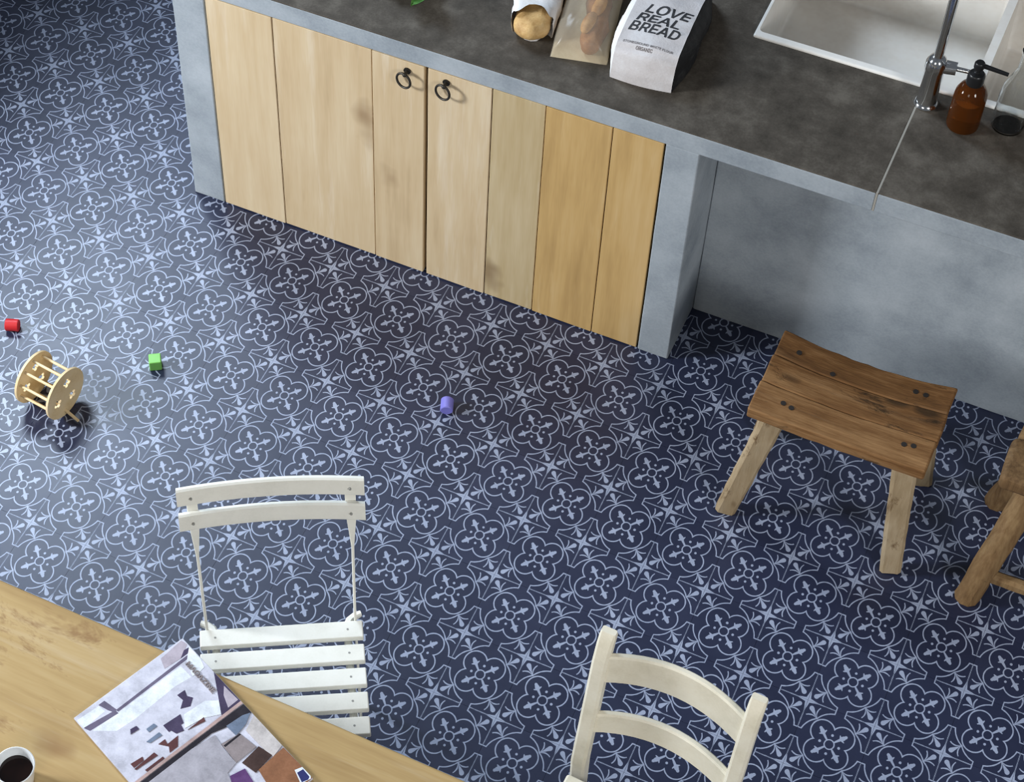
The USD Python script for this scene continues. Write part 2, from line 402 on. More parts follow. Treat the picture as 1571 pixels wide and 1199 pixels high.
# ------------------------------------------------------------------ kitchen counter
CY = 1.022; CB = 2.02; ZB = 0.819; ZT = 0.8824; CR = 2.3; CL = -1.33
counter = thing('kitchen_counter', 'concrete kitchen counter with pale wooden plank doors and an open niche', 'kitchen counter')
obj('pillar', rough(rbox(CL, -1.230, CY, CB, 0.0, ZB - 0.001, 0.004), 0.0012, 14, 1, 0.05), 'plaster', counter)
obj('pillar', rough(rbox(0.0645, 0.152, CY, CB, 0.0, ZB - 0.001, 0.004), 0.0012, 14, 2, 0.05), 'plaster', counter)
obj('niche_panel', rough(rbox(0.1525, CR - 0.1, 1.22, 1.30, 0.0, ZB - 0.001, 0.004), 0.0010, 8, 3, 0.06), 'plaster', counter)
obj('pillar', rbox(CR - 0.1, CR, CY, CB, 0.0, ZB - 0.001, 0.004), 'plaster', counter)
obj('carcass', box(-1.2295, 0.064, CY + 0.035, CB, 0.001, ZB - 0.001), 'void', counter, smooth=False)

def ring_pull(x, z, door):
    h = obj('ring_pull', cat(cyl((x, CY + 0.002, z), (x, CY - 0.004, z), 0.010), cyl((x, CY - 0.003, z), (x, CY - 0.017, z), 0.0045), trimesh.creation.icosphere(2, 0.0065).apply_translation((x, CY - 0.018, z)),
            moved(trimesh.creation.torus(0.0215, 0.0032, 32, 10), (x - 0.003, CY - 0.019, z - 0.021), rx=84, rz=-12)), 'iron', door)
    return h

pl = [-1.2265, -1.0265, -0.7364, -0.5855]
pr_ = [-0.5775, -0.3978, -0.2519, -0.0731, 0.0610]
for side, xs, mats in (('l', pl, ['ash', 'ash', 'ash']), ('r', pr_, ['ash', 'ash_grey', 'ash_gold', 'ash_gold'])):
    door = obj('door', box(xs[0] + 0.004, xs[-1] - 0.004, CY + 0.0235, CY + 0.0335, 0.02, ZB - 0.02), 'void', counter, smooth=False)
    rp = np.random.default_rng(3)
    for k, mt_ in enumerate(mats):
        g_ = 0.0012
        obj('plank', rough(rbox(xs[k] + g_, xs[k + 1] - g_, CY + rp.uniform(-0.001, 0.0012), CY + 0.023, 0.004, ZB - 0.003 - rp.uniform(0, 0.002), 0.0018), 0.0006, 9, k, 0.06), mt_, door)
    ring_pull(-0.634 if side == 'l' else -0.524, 0.785 if side == 'l' else 0.788, door)

# worktop: two cast slabs with a filled seam, cut out for the sink
SX0, SX1, SY0, SY1 = 0.146, 1.26, 1.40, 1.86
hole = m3.Manifold.cube((SX1 - SX0 - 0.006, SY1 - SY0 - 0.006, 0.5)).translate((SX0 + 0.003, SY0 + 0.003, 0.6))
top = thing('worktop', 'dark brown-grey concrete worktop with pale front edge and filled seam', 'worktop')
SM = 0.5845
for a, b in ((CL - 0.004, SM - 0.0022), (SM + 0.0022, CR + 0.005)):
    sl = rough(rbox(a, b, CY - 0.002, CB + 0.01, ZB, ZT - 0.0035, 0.003), 0.0008, 10, 5, 0.06)
    slab = obj('slab', tm(mf(sl) - hole), 'plaster', top)
    tp = rbox(a, b, CY - 0.0005, CB + 0.01, ZT - 0.005, ZT, 0.002) - hole
    obj('top_surface', tp, 'top', slab)
obj('seam', box(SM - 0.0024, SM + 0.0024, CY - 0.0022, SY0, ZB + 0.001, ZT - 0.0008), 'seam', top, smooth=False)
obj('seam', box(SM - 0.0024, SM + 0.0024, SY1, CB + 0.008, ZB + 0.001, ZT - 0.0008), 'seam', top, smooth=False)

# sink
sink = thing('double_sink', 'off-white fireclay double sink sunk into the dark worktop behind the tap', 'sink')
RZ = ZT + 0.007
outer = rbox(SX0, SX1, SY0, SY1, 0.66, RZ, 0.006)
def pocket(x0, x1):
    return m3.Manifold.batch_hull([m3.Manifold.sphere(0.012, 16).translate((x, y, z)) for z, o in ((0.70, 0.022), (1.2, 0.010)) for x in (x0 + o, x1 - o) for y in (SY0 + 0.014 + o, SY1 - 0.014 - o)])
div = m3.Manifold.cube((0.1, SY1 - SY0 - 0.03, 0.1)).translate((0.665, SY0 + 0.015, RZ - 0.05))
obj('basin', outer - pocket(SX0 + 0.003, 0.695) - pocket(0.705, SX1 - 0.003), 'porcelain', sink)
for x, y, k in ((0.83, SY0 + 0.33, 0.34),):
    obj('drain', lathe([(0, 0.698), (0.024 * k, 0.698), (0.026 * k, 0.701), (0.018 * k, 0.700), (0, 0.6995)], 24).apply_translation((x, y, 0)), 'iron', sink)

# tap
TX, TY = 0.603, 1.352
tap = thing('kitchen_tap', 'chrome pillar tap standing on the worktop seam in front of the sink', 'tap', (TX, TY, ZT))
obj('base_collar', lathe([(0, 0), (0.029, 0), (0.030, 0.004), (0.028, 0.009), (0.025, 0.012), (0, 0.012)]), 'chrome', tap)
obj('tap_body', lathe([(0, 0.010), (0.0245, 0.010), (0.0235, 0.02), (0.0235, 0.115), (0.0255, 0.120), (0.0255, 0.140), (0.020, 0.152), (0.013, 0.158), (0, 0.158)]), 'chrome', tap)
obj('spout', tube([(0, 0, 0.15), (0, 0, 0.3), (0, 0, 0.42), (0.0, 0.012, 0.47), (0, 0.05, 0.51), (0, 0.10, 0.52), (0, 0.15, 0.50), (0, 0.17, 0.46), (0, 0.172, 0.43)], 0.0115, 18), 'chrome', tap)
lv = obj('lever_hub', cyl((0.018, 0.004, 0.128), (0.048, 0.006, 0.130), 0.0175, 0.016), 'chrome', tap)
obj('lever', cyl((0.045, 0.006, 0.130), (0.115, 0.004, 0.138), 0.0062, 0.0048), 'chrome', lv)

# soap bottle
soap = thing('soap_bottle', 'amber soap bottle with black pump beside the tap', 'soap bottle', (0.702, 1.318, ZT), 35)
obj('bottle', lathe([(0, 0), (0.034, 0), (0.038, 0.004), (0.039, 0.012), (0.039, 0.098), (0.037, 0.112), (0.030, 0.127), (0.019, 0.137), (0.0155, 0.141), (0.0155, 0.150), (0, 0.150)]), 'amber', soap)
obj('pump_collar', lathe([(0, 0.141), (0.0195, 0.141), (0.0205, 0.143), (0.0205, 0.168), (0.017, 0.173), (0.008, 0.176), (0.006, 0.178), (0.006, 0.192), (0, 0.192)]), 'black', soap)
obj('pump_head', cat(lathe([(0, 0.190), (0.0115, 0.190), (0.0125, 0.193), (0.0125, 0.204), (0.010, 0.208), (0, 0.208)]), bar((0.006, -0.004, 0.200), (0.056, -0.040, 0.196), 0.010, 0.009, 0.008, 0.007, (0, 0, 1))), 'black', soap)

# glass carafe at the edge of the frame
car = thing('glass_carafe', 'clear glass carafe on the worktop right of the soap bottle', 'carafe', (0.800, 1.3585, ZT))
obj('carafe_body', lathe([(0, 0), (0.034, 0), (0.038, 0.004), (0.0395, 0.015), (0.0395, 0.10), (0.036, 0.13), (0.024, 0.165), (0.0165, 0.19), (0.0160, 0.235), (0.0185, 0.240), (0.0185, 0.248), (0.0140, 0.248), (0.0140, 0.19), (0.0215, 0.165), (0.0335, 0.13), (0.037, 0.10), (0.037, 0.015), (0.034, 0.007), (0, 0.006)], 48), 'glass', car)

# ------------------------------------------------------------------ bread and bags on the worktop
def pillow(x0, x1, y0, y1, h, p=0.55, n=40, seed=0, crumple=0.004, slope0=0.05):
    """Closed bag: flat bottom, swollen top, crumpled."""
    xs, ys = np.linspace(0, 1, n), np.linspace(0, 1, n)
    X, Y = np.meshgrid(xs, ys, indexing='ij')
    e = (np.clip(1 - np.abs(2 * X - 1) ** 3.0, 0, 1) ** p) * (np.clip(1 - np.abs(2 * Y - 1) ** 5.0, 0, 1) ** p)
    px, py = x0 + (x1 - x0) * X, y0 + (y1 - y0) * Y
    cr = (meshkit.fbm(np.stack([px * 45, py * 28, 0 * px + seed * 9.1], -1), 4, seed) - 0.5)
    z = h * e + crumple * 2 * cr * (e > 0.05)
    z = np.maximum(z, 0.0012 * (e > 0))
    wob = (meshkit.fbm(np.stack([py * 20, px * 20, 0 * px + 3 + seed], -1), 3, seed + 5) - 0.5) * crumple * 2
    V = np.concatenate([np.stack([px + wob, py + wob * 0.6, z + 0.0008], -1).reshape(-1, 3), np.stack([px + wob, py + wob * 0.6, np.zeros_like(z)], -1).reshape(-1, 3)])
    F = []
    for i in range(n - 1):
        for j in range(n - 1):
            a = i * n + j
            F += [(a, a + n, a + n + 1), (a, a + n + 1, a + 1)]
            a += n * n
            F += [(a, a + n + 1, a + n), (a, a + 1, a + n + 1)]
    edge = [(i, 0) for i in range(n)] + [(n - 1, j) for j in range(1, n)] + [(i, n - 1) for i in range(n - 2, -1, -1)] + [(0, j) for j in range(n - 2, 0, -1)]
    for (i, j), (k, l) in zip(edge, edge[1:] + edge[:1]):
        a, b = i * n + j, k * n + l
        F += [(a, a + n * n, b), (b, a + n * n, b + n * n)]
    m = trimesh.Trimesh(V, F, process=False)
    if m.volume < 0:
        m.invert()
    return m

# white bag with the end of a loaf sticking out
b1 = thing('bread_bag', 'crumpled open white paper bag around a short loaf, leftmost of the bags', 'paper bag', (-0.362, 1.190, ZT), 13)
def open_bag():
    n, k = 44, 26
    V = []
    for j in range(k):
        y = -0.025 + 0.34 * j / (k - 1)
        for i in range(n):
            w = 2 * math.pi * i / n
            c, s = math.cos(w), math.sin(w)
            rx = 0.058 - 0.004 * math.cos(j * 0.5)
            rz = 0.040 if y < 0.25 else 0.040 - (y - 0.25) * 0.35
            x = rx * np.sign(c) * abs(c) ** 0.65
            z = rz + rz * np.sign(s) * abs(s) ** 0.75
            yy = y + (0.028 * max(0, s) * (1 - j / (k - 1)) if j < 8 else 0) + (0.012 * math.sin(5 * w) if j == 0 else 0)
            q = (meshkit.fbm(np.array([x * 40, yy * 30, z * 40 + 7]), 4, 3) - 0.5) * 0.016
            V.append((x + q * c, yy, max(0.0006, z + q * s)))
    F = []
    for j in range(k - 1):
        for i in range(n):
            a, b = j * n + i, j * n + (i + 1) % n
            F += [(a, b, b + n), (a, b + n, a + n)]
    return trimesh.Trimesh(V, F, process=False)
obj('bag_paper', open_bag(), 'paper', b1, smooth=True)
lf = thing('bread_loaf', 'short golden loaf end poking out of the white paper bag', 'bread', (-0.360, 1.172, ZT), 13)
loaf = m3.Manifold.batch_hull([m3.Manifold.sphere(r, 24).scale((1, 1, 0.85)).translate((x, y, 0.033)) for x, y, r in ((-0.012, 0.004, 0.036), (0.012, 0.006, 0.036), (0, 0.22, 0.036), (0, -0.004, 0.034))])
obj('loaf_crust', rough(loaf, 0.003, 30, 2, 0.008), 'crust_pale', lf, smooth=True)

# glassine bag with a long scored loaf
b2 = thing('glassine_bag', 'translucent beige glassine bag holding a long loaf, middle of the bags', 'bread bag', (-0.220, 1.150, ZT), 12)
obj('bag_film', pillow(-0.072, 0.072, -0.012, 0.34, 0.083, 0.5, 44, 3, 0.0045), 'film', b2, smooth=True)
obj('bag_back', pillow(-0.071, 0.071, -0.011, 0.338, 0.006, 0.5, 24, 5, 0.001), 'paper_beige', b2, smooth=True)
l2 = thing('scored_loaf', 'long brown scored loaf inside the translucent bag', 'bread', (-0.220, 1.150, ZT), 12)
pts = [(0.022, 0.022, 0.026, 0.024)] + [(0.022 + 0.004 * math.sin(k), 0.05 + 0.03 * k, 0.029, 0.030 + 0.003 * math.sin(k * 2.1)) for k in range(9)]
core = sum([m3.Manifold.batch_hull([m3.Manifold.sphere(p[3], 20).translate(p[:3]), m3.Manifold.sphere(q[3], 20).translate(q[:3])]) for p, q in zip(pts[:-1], pts[1:])], m3.Manifold())
core = core.trim_by_plane((0, 0, 1), 0.001)
obj('loaf_crust', rough(core, 0.003, 35, 8, 0.008), 'crust', l2, smooth=True)
for k, y in enumerate((0.070, 0.135, 0.20, 0.26)):
    ear = m3.Manifold.sphere(1.0, 28).scale((0.0165, 0.040, 0.013)).rotate((0, 0, -10)).translate((0.008 + 0.016 * (k % 2), y, 0.057))
    obj('score_ridge', rough(ear, 0.0012, 60, k, 0.006), 'crust_mid', l2, smooth=True)

# flour bag: white printed face, black side
fb = thing('flour_bag', 'white printed paper flour bag with black side lying on the worktop', 'flour bag', (-0.048, 1.128, ZT), 3.5)
def bag_block():
    prof = [(-0.004, 0.0), (-0.002, 0.03), (0.012, 0.070), (0.034, 0.090), (0.10, 0.094), (0.20, 0.090), (0.28, 0.076), (0.32, 0.05), (0.345, 0.012), (0.345, 0.0)]
    y, z = zip(*prof)
    tt = np.linspace(0, len(prof) - 1, 60)
    yy, zz = np.interp(tt, range(len(prof)), y), np.interp(tt, range(len(prof)), z)
    cs = [0.0, 0.06, 0.2, 0.35, 0.5, 0.65, 0.8, 0.94, 1.0]
    V = []
    hw = 0.0785
    for a in range(60):
        for c in cs:
            x = -hw + 2 * hw * c
            cr = (meshkit.fbm(np.array([x * 30, yy[a] * 26, zz[a] * 26]), 4, 9) - 0.5)
            e = 0.006 * math.sin(math.pi * c)
            V.append((x, yy[a] - e * (zz[a] < 0.08), zz[a] + e * 0.7 * (zz[a] > 0.02) + 0.011 * cr * (zz[a] > 0.01)))
    n = len(cs); F = []
    for a in range(59):
        for c in range(n - 1):
            k = a * n + c
            F += [(k, k + 1, k + n + 1), (k, k + n + 1, k + n)]
    return np.array(V), F, n
V, F, n_ = bag_block()
obj('bag_face', trimesh.Trimesh(V, F, process=False), 'paper_pink', fb, smooth=True)
def bag_side(sgn):
    idx = [a * n_ + (n_ - 1 if sgn > 0 else 0) for a in range(60)]
    rim = V[idx]
    K = 8
    W = []
    cen = np.array([0, 0.17, 0.04])
    for k in range(K):
        f = k / (K - 1)
        for p in rim:
            q = p * (1 - f) + np.array([p[0], cen[1] + (p[1] - cen[1]) * 0.35, 0.02 + (p[2] - 0.02) * 0.4]) * f
            q[0] += sgn * 0.024 * math.sin(f * math.pi / 2) * (0.7 + 0.6 * meshkit.fbm(q * 45, 3, 4))
            W.append(q)
    FF = []
    for k in range(K - 1):
        for a in range(59):
            i = k * 60 + a
            t = [(i, i + 60, i + 61), (i, i + 61, i + 1)]
            FF += t if sgn < 0 else [(x, z, y) for x, y, z in t]
    c = len(W); W.append(np.mean(W[-60:], axis=0))
    for a in range(59):
        i = (K - 1) * 60 + a
        FF.append((i, c, i + 1) if sgn < 0 else (i, i + 1, c))
    return trimesh.Trimesh(W, FF, process=False)
tag(obj('side_panel', bag_side(1), 'black_paper', fb, smooth=True), 'black side of the flour bag')
obj('side_panel', bag_side(-1), 'paper', fb, smooth=True)
_top = V.reshape(60, n_, 3)[4:50].reshape(-1, 3)
face_z = LinearNDInterpolator(_top[:, :2], _top[:, 2])
def lay_text(txt, h, x, y, bold, mat, parent, slant=0.0, cx=1.0, name='lettering'):
    t = meshkit.text_mesh(txt, h, 0.0003, bold)
    t.vertices[:, 0] *= cx
    t.vertices[:, 0] += slant * t.vertices[:, 1]
    t = t.subdivide_to_size(0.006)
    t.vertices[:, 0] += x
    zz = np.nan_to_num(face_z(t.vertices[:, 0], t.vertices[:, 1] + y), nan=0.09)
    t.vertices[:, 2] += zz + 0.0003
    t.vertices[:, 1] += y
    return obj(name, t, mat, parent, smooth=False)
lay_text('LOVE', 0.032, -0.050, 0.152, True, 'ink', fb, 0.25, 1.0)
lay_text('REAL', 0.030, -0.062, 0.116, True, 'ink', fb, 0.2, 1.1)
lay_text('BREAD', 0.030, -0.070, 0.080, True, 'ink', fb, 0.2, 0.95)
lay_text('STONEGROUND WHITE FLOUR', 0.0065, -0.066, 0.036, False, 'ink_soft', fb, 0, 0.95)
lay_text('ORGANIC', 0.0065, -0.030, 0.025, True, 'ink_soft', fb, 0, 1.0)

# herbs at the upper edge of the frame
hb = thing('herb_bunch', 'green leafy herb bunch lying on the worktop at the top edge', 'herbs', (-0.70, 1.203, ZT), 0)
def leaf(l, w, loc, rz, rx):
    n = 9
    V, F = [], []
    for i in range(n):
        f = i / (n - 1)
        hwid = w * math.sin(math.pi * min(1, f * 0.92 + 0.06)) ** 0.8
        for s in (-1, -0.5, 0, 0.5, 1):
            V.append((s * hwid, l * f, 0.012 * math.sin(f * 2.6) + 0.006 * abs(s) + 0.003 * math.sin(9 * f + 3 * s)))
    for i in range(n - 1):
        for j in range(4):
            a = i * 5 + j
            F += [(a, a + 1, a + 6), (a, a + 6, a + 5)]
    top_ = trimesh.Trimesh(V, F, process=False)
    bot = top_.copy(); bot.vertices[:, 2] -= 0.0008; bot.invert()
    return moved(cat(top_, bot), loc, rz, rx)
rl = np.random.default_rng(11)
for k in range(14):
    obj('leaf', leaf(0.075 + rl.uniform(0, 0.03), 0.017 + rl.uniform(0, 0.006), (rl.uniform(-0.06, 0.06), rl.uniform(-0.01, 0.05), 0.008 + 0.004 * k), 150 + rl.uniform(-55, 75), rl.uniform(0, 14)), 'leaf', hb, smooth=True)
for k in range(5):
    obj('stem', tube([(-0.03 + 0.015 * k, -0.03, 0.008 + 0.004 * (k % 2)), (-0.02 + 0.012 * k, 0.06, 0.012), (-0.01 + 0.006 * k, 0.17, 0.006)], [0.002, 0.0025, 0.002], 8), 'leaf', hb)

# ------------------------------------------------------------------ rustic stools
st = thing('wooden_stool', 'rustic stool with dished plank seat and four splayed legs before the niche', 'stool', (0.684, 0.773, 0.0))
def dished(x0, x1, y0, y1, z, t, dip, seed):
    m = rough(rbox(x0, x1, y0, y1, z - t, z, 0.005), 0.0022, 28, seed, 0.02)
    v = m.vertices
    f = 1 - (2 * (v[:, 0] - X0s) / (X1s - X0s) - 1) ** 2
    w_ = np.clip((v[:, 1] + 0.138) / 0.276, 0, 1)
    v[:, 2] -= (0.005 + dip * w_) * f
    v[:, 1] -= 0.006 * f * w_
    m.vertices = v
    return m
X0s, X1s = -0.222, 0.222
for k, (ya, yb) in enumerate(((-0.137, -0.0385), (-0.0378, 0.052), (0.0528, 0.138))):
    o = 0.0025 * (k - 1)
    obj('seat_plank', dished(X0s + o * 0.6, X1s - abs(o), ya, yb, 0.430 - 0.001 * (k == 1), 0.036, 0.014, 20 + k), 'stool', st)
for x, y, fx, fy in ((-0.158, -0.108, -0.222, -0.150), (0.165, -0.096, 0.215, -0.145), (-0.158, 0.09, -0.215, 0.125), (0.165, 0.095, 0.210, 0.150)):
    lg = bar((x, y, 0.405), (fx, fy, 0.002), 0.060, 0.034, 0.052, 0.030, (1, 0.25, 0), 0.25)
    obj('leg', rough(lg, 0.0022, 30, int(1000 * (x + 1)), 0.018), 'stool_leg', st)
for x in (-0.15, 0.16):
    obj('cleat', rough(rbox(x - 0.030, x + 0.030, -0.115, 0.118, 0.374, 0.397, 0.004), 0.0015, 30, 7, 0.03), 'stool', st)
for x, y in ((-0.150, -0.083), (-0.128, -0.088), (0.150, -0.078), (0.172, -0.074), (-0.165, 0.085), (0.130, 0.092), (0.155, 0.09), (-0.07, 0.06)):
    f = 1 - (x / 0.222) ** 2
    obj('peg_hole', moved(lathe([(0, 0), (0.007, 0), (0.0068, 0.003), (0.0, 0.0032)], 12), (x, y, 0.4285 - (0.005 + 0.014 * (y + 0.138) / 0.276) * f)), 'void', st)

s2 = thing('hewn_stool', 'rough hewn stool with round legs and low stretcher, cut by the right edge', 'stool', (1.30, 0.80, 0.0))
def rough_seat():
    out = []
    for k, (ya, yb) in enumerate(((-0.115, 0.018), (0.020, 0.15))):
        out.append(rough(rbox(-0.235 + 0.012 * k, 0.235, ya, yb, 0.395, 0.445, 0.014), 0.006, 14, 40 + k, 0.02))
    return out
for m_ in rough_seat():
    obj('seat_plank', m_, 'stool_hewn', s2)
feet = [(-0.205, -0.165), (0.21, -0.16), (-0.215, 0.145), (0.20, 0.15)]
tops = [(-0.150, -0.060), (0.15, -0.06), (-0.15, 0.075), (0.15, 0.075)]
for k, (ft, tp_) in enumerate(zip(feet, tops)):
    m_ = tm(m3.Manifold.batch_hull([m3.Manifold.cylinder(0.004, 0.031, 0.031, 10).translate((ft[0], ft[1], 0.0)), m3.Manifold.cylinder(0.004, 0.036, 0.036, 10).translate((tp_[0], tp_[1], 0.40))]))
    obj('leg', rough(m_, 0.004, 22, 60 + k, 0.018), 'stool_hewn', s2)
obj('stretcher', rough(bar((-0.190, -0.140, 0.085), (0.20, -0.14, 0.085), 0.030, 0.036, side=(0, 1, 0), bev=0.3), 0.0025, 30, 5, 0.015), 'stool_hewn', s2)
obj('stretcher', rough(bar((-0.195, 0.125, 0.085), (0.19, 0.125, 0.085), 0.030, 0.036, side=(0, 1, 0), bev=0.3), 0.0025, 30, 6, 0.015), 'stool_hewn', s2)

# ------------------------------------------------------------------ cream folding slat chair (local y runs towards its back)
fc = thing('folding_chair', 'cream slatted folding chair with thin metal frame at the table', 'chair', (-0.283, -0.4085, 0.0), 29.6)
LEAN = 0.295
def back_y(z): return 0.012 + LEAN * (z - 0.46)
def curved_slat(z1, half, h):
    """Back slat bowed backwards, lying in the leaning plane of the back bars."""
    up = np.array([0, LEAN, 1.0]); up /= np.linalg.norm(up)
    P, D, S, T = [], [], [], []
    for k in range(13):
        x = -half + 2 * half * k / 12
        bow = 0.014 * (1 - (x / half) ** 2)
        c = np.array([x, back_y(z1) - 0.012 + bow, z1]) - up * (h / 2)
        P.append(c); D.append((0.016, h)); T.append(up); S.append(np.array([0, 1.0, -LEAN]) / math.hypot(1, LEAN))
    return sweep(P, D, S, T, 0.25)
for z1 in (0.858, 0.7905):
    s_ = obj('back_slat', curved_slat(z1, 0.203, 0.047), 'cream', fc)
    for x in (-0.172, 0.172):
        zc = z1 - 0.022
        obj('screw', cyl((x, back_y(zc) - 0.016, zc), (x, back_y(zc) - 0.0205, zc), 0.0028, n=10), 'screw', s_)
for x in (-1, 1):
    P, D, S, T = [], [], [], []
    up = np.array([0, LEAN, 1.0]); up /= np.linalg.norm(up)
    for z, w, t in ((0.845, 0.024, 0.005), (0.79, 0.024, 0.005), (0.735, 0.021, 0.005), (0.69, 0.012, 0.007), (0.66, 0.0065, 0.010), (0.46, 0.006, 0.012)):
        P.append((x * (0.172 - 0.003 * (z < 0.6)), back_y(z), z)); D.append((w, t)); S.append((1, 0, 0)); T.append(np.cross(up, (1, 0, 0)))
    P.append((x * 0.169, -0.30, 0.003)); D.append((0.006, 0.012)); S.append((1, 0, 0)); T.append(T[-1])
    obj('back_bar', sweep(P, D, S, T, 0.2), 'cream', fc)
for k in range(5):
    y1 = -0.0605 * k
    sl = obj('seat_slat', rbox(-0.185, 0.185, y1 - 0.044, y1, 0.442, 0.460, 0.003), 'cream', fc)
    for x in (-0.150, 0.150):
        obj('screw', cyl((x, y1 - 0.022, 0.457), (x, y1 - 0.022, 0.4604), 0.0026, n=10), 'screw', sl)
for x in (-1, 1):
    xr = x * 0.150
    pth = [(xr, -0.285, 0.430), (xr, -0.15, 0.430), (xr, 0.002, 0.430), (xr + x * 0.006, 0.016, 0.431), (xr + x * 0.019, 0.026, 0.434), (xr + x * 0.033, 0.030, 0.438)]
    S = [(1, 0, 0)] * 3 + [(0.8, -x * 0.6, 0), (0.5, -x * 0.87, 0), (0.3, -x * 0.95, 0)]
    S = [np.array(s) / np.linalg.norm(s) for s in S]
    obj('seat_rail', sweep(pth, [(0.018, 0.022)] * 3 + [(0.017, 0.021), (0.015, 0.018), (0.012, 0.014)], S, [(0, 0, 1)] * 6, 0.25), 'cream', fc)
    obj('leg', bar((x * 0.161, -0.262, 0.424), (x * 0.161, 0.045, 0.003), 0.006, 0.012, side=(1, 0, 0)), 'cream', fc)
obj('crossbar', cyl((-0.166, -0.176, 0.195), (0.166, -0.176, 0.195), 0.005), 'cream', fc)
obj('crossbar', cyl((-0.158, -0.03, 0.106), (0.158, -0.03, 0.106), 0.005), 'cream', fc)

# ------------------------------------------------------------------ ivory ladder-back chair
lc = thing('ladder_back_chair', 'ivory painted ladder-back wooden chair in the lower right', 'chair', (0.612, -0.40, 0.0), -2.6)
L2 = 0.14
def post_y(z):
    return 0.035 + L2 * (z - 0.88) if z >= 0.45 else 0.035 + L2 * (0.45 - 0.88) + 0.10 * (0.45 - z) * 0.6
for x in (-0.161, 0.161):
    P, D, S, T = [], [], [], []
    for z, w, d in ((0.0, 0.028, 0.030), (0.2, 0.031, 0.034), (0.45, 0.034, 0.038), (0.65, 0.034, 0.036), (0.80, 0.034, 0.033), (0.85, 0.034, 0.030), (0.872, 0.034, 0.024), (0.882, 0.031, 0.014)):
        y = post_y(z) + (0.006 if z > 0.84 else 0) + (0.006 if z > 0.86 else 0)
        P.append((x * (1 + 0.0 * z), y, z)); D.append((w, d)); S.append((1, 0, 0)); T.append((0, 1, 0))
    obj('post', sweep(P, D, S, T, 0.18), 'ivory', lc)
def ladder(zt, zb, bow):
    P, D, S, T = [], [], [], []
    h = zt - zb; zc = (zt + zb) / 2
    for k in range(15):
        x = -0.148 + 0.296 * k / 14
        f = 1 - (x / 0.148) ** 2
        P.append((x, post_y(zc) + bow * f, zc + 0.004 * f)); D.append((0.015, h - 0.002 * (1 - f)))
        tx = np.array([0.296, -2 * bow * x / 0.148 ** 2 * 0.296, 0]); tx /= np.linalg.norm(tx)
        S.append((-tx[1], tx[0], 0)); T.append(np.array([0, L2, 1]) / math.hypot(1, L2))
    return sweep(P, D, S, T, 0.25)
for zt, zb in ((0.826, 0.738), (0.628, 0.562)):
    obj('back_slat', ladder(zt, zb, 0.036), 'ivory', lc)
obj('seat', rbox(-0.172, 0.172, -0.37, -0.066, 0.418, 0.440, 0.006), 'ivory', lc)
for x in (-0.155, 0.155):
    obj('front_leg', bar((x, -0.335, 0.42), (x, -0.34, 0.0), 0.034, 0.034, 0.026, 0.026), 'ivory', lc)
    obj('stretcher', cyl((x, -0.335, 0.20), (x, post_y(0.2), 0.20), 0.009), 'ivory', lc)
obj('stretcher', cyl((-0.155, -0.335, 0.26), (0.155, -0.335, 0.26), 0.009), 'ivory', lc)

# ------------------------------------------------------------------ dining table
tb = thing('dining_table', 'pale worn wooden dining table in the lower left corner', 'table', (0, 0, 0))
obj('tabletop', rough(rbox(-2.0, 1.35, -1.62, -0.712, 0.715, 0.750, 0.006), 0.0008, 12, 3, 0.08), 'table', tb)
obj('apron', cat(box(-1.9, 1.25, -0.80, -0.775, 0.62, 0.716), box(-1.9, 1.25, -1.56, -1.535, 0.62, 0.716)), 'table', tb, smooth=False)
for x in (-1.88, 1.23):
    for y in (-1.54, -0.80):
        obj('leg', bar((x, y, 0.716), (x, y, 0.0), 0.07, 0.07, 0.05, 0.05), 'table', tb)

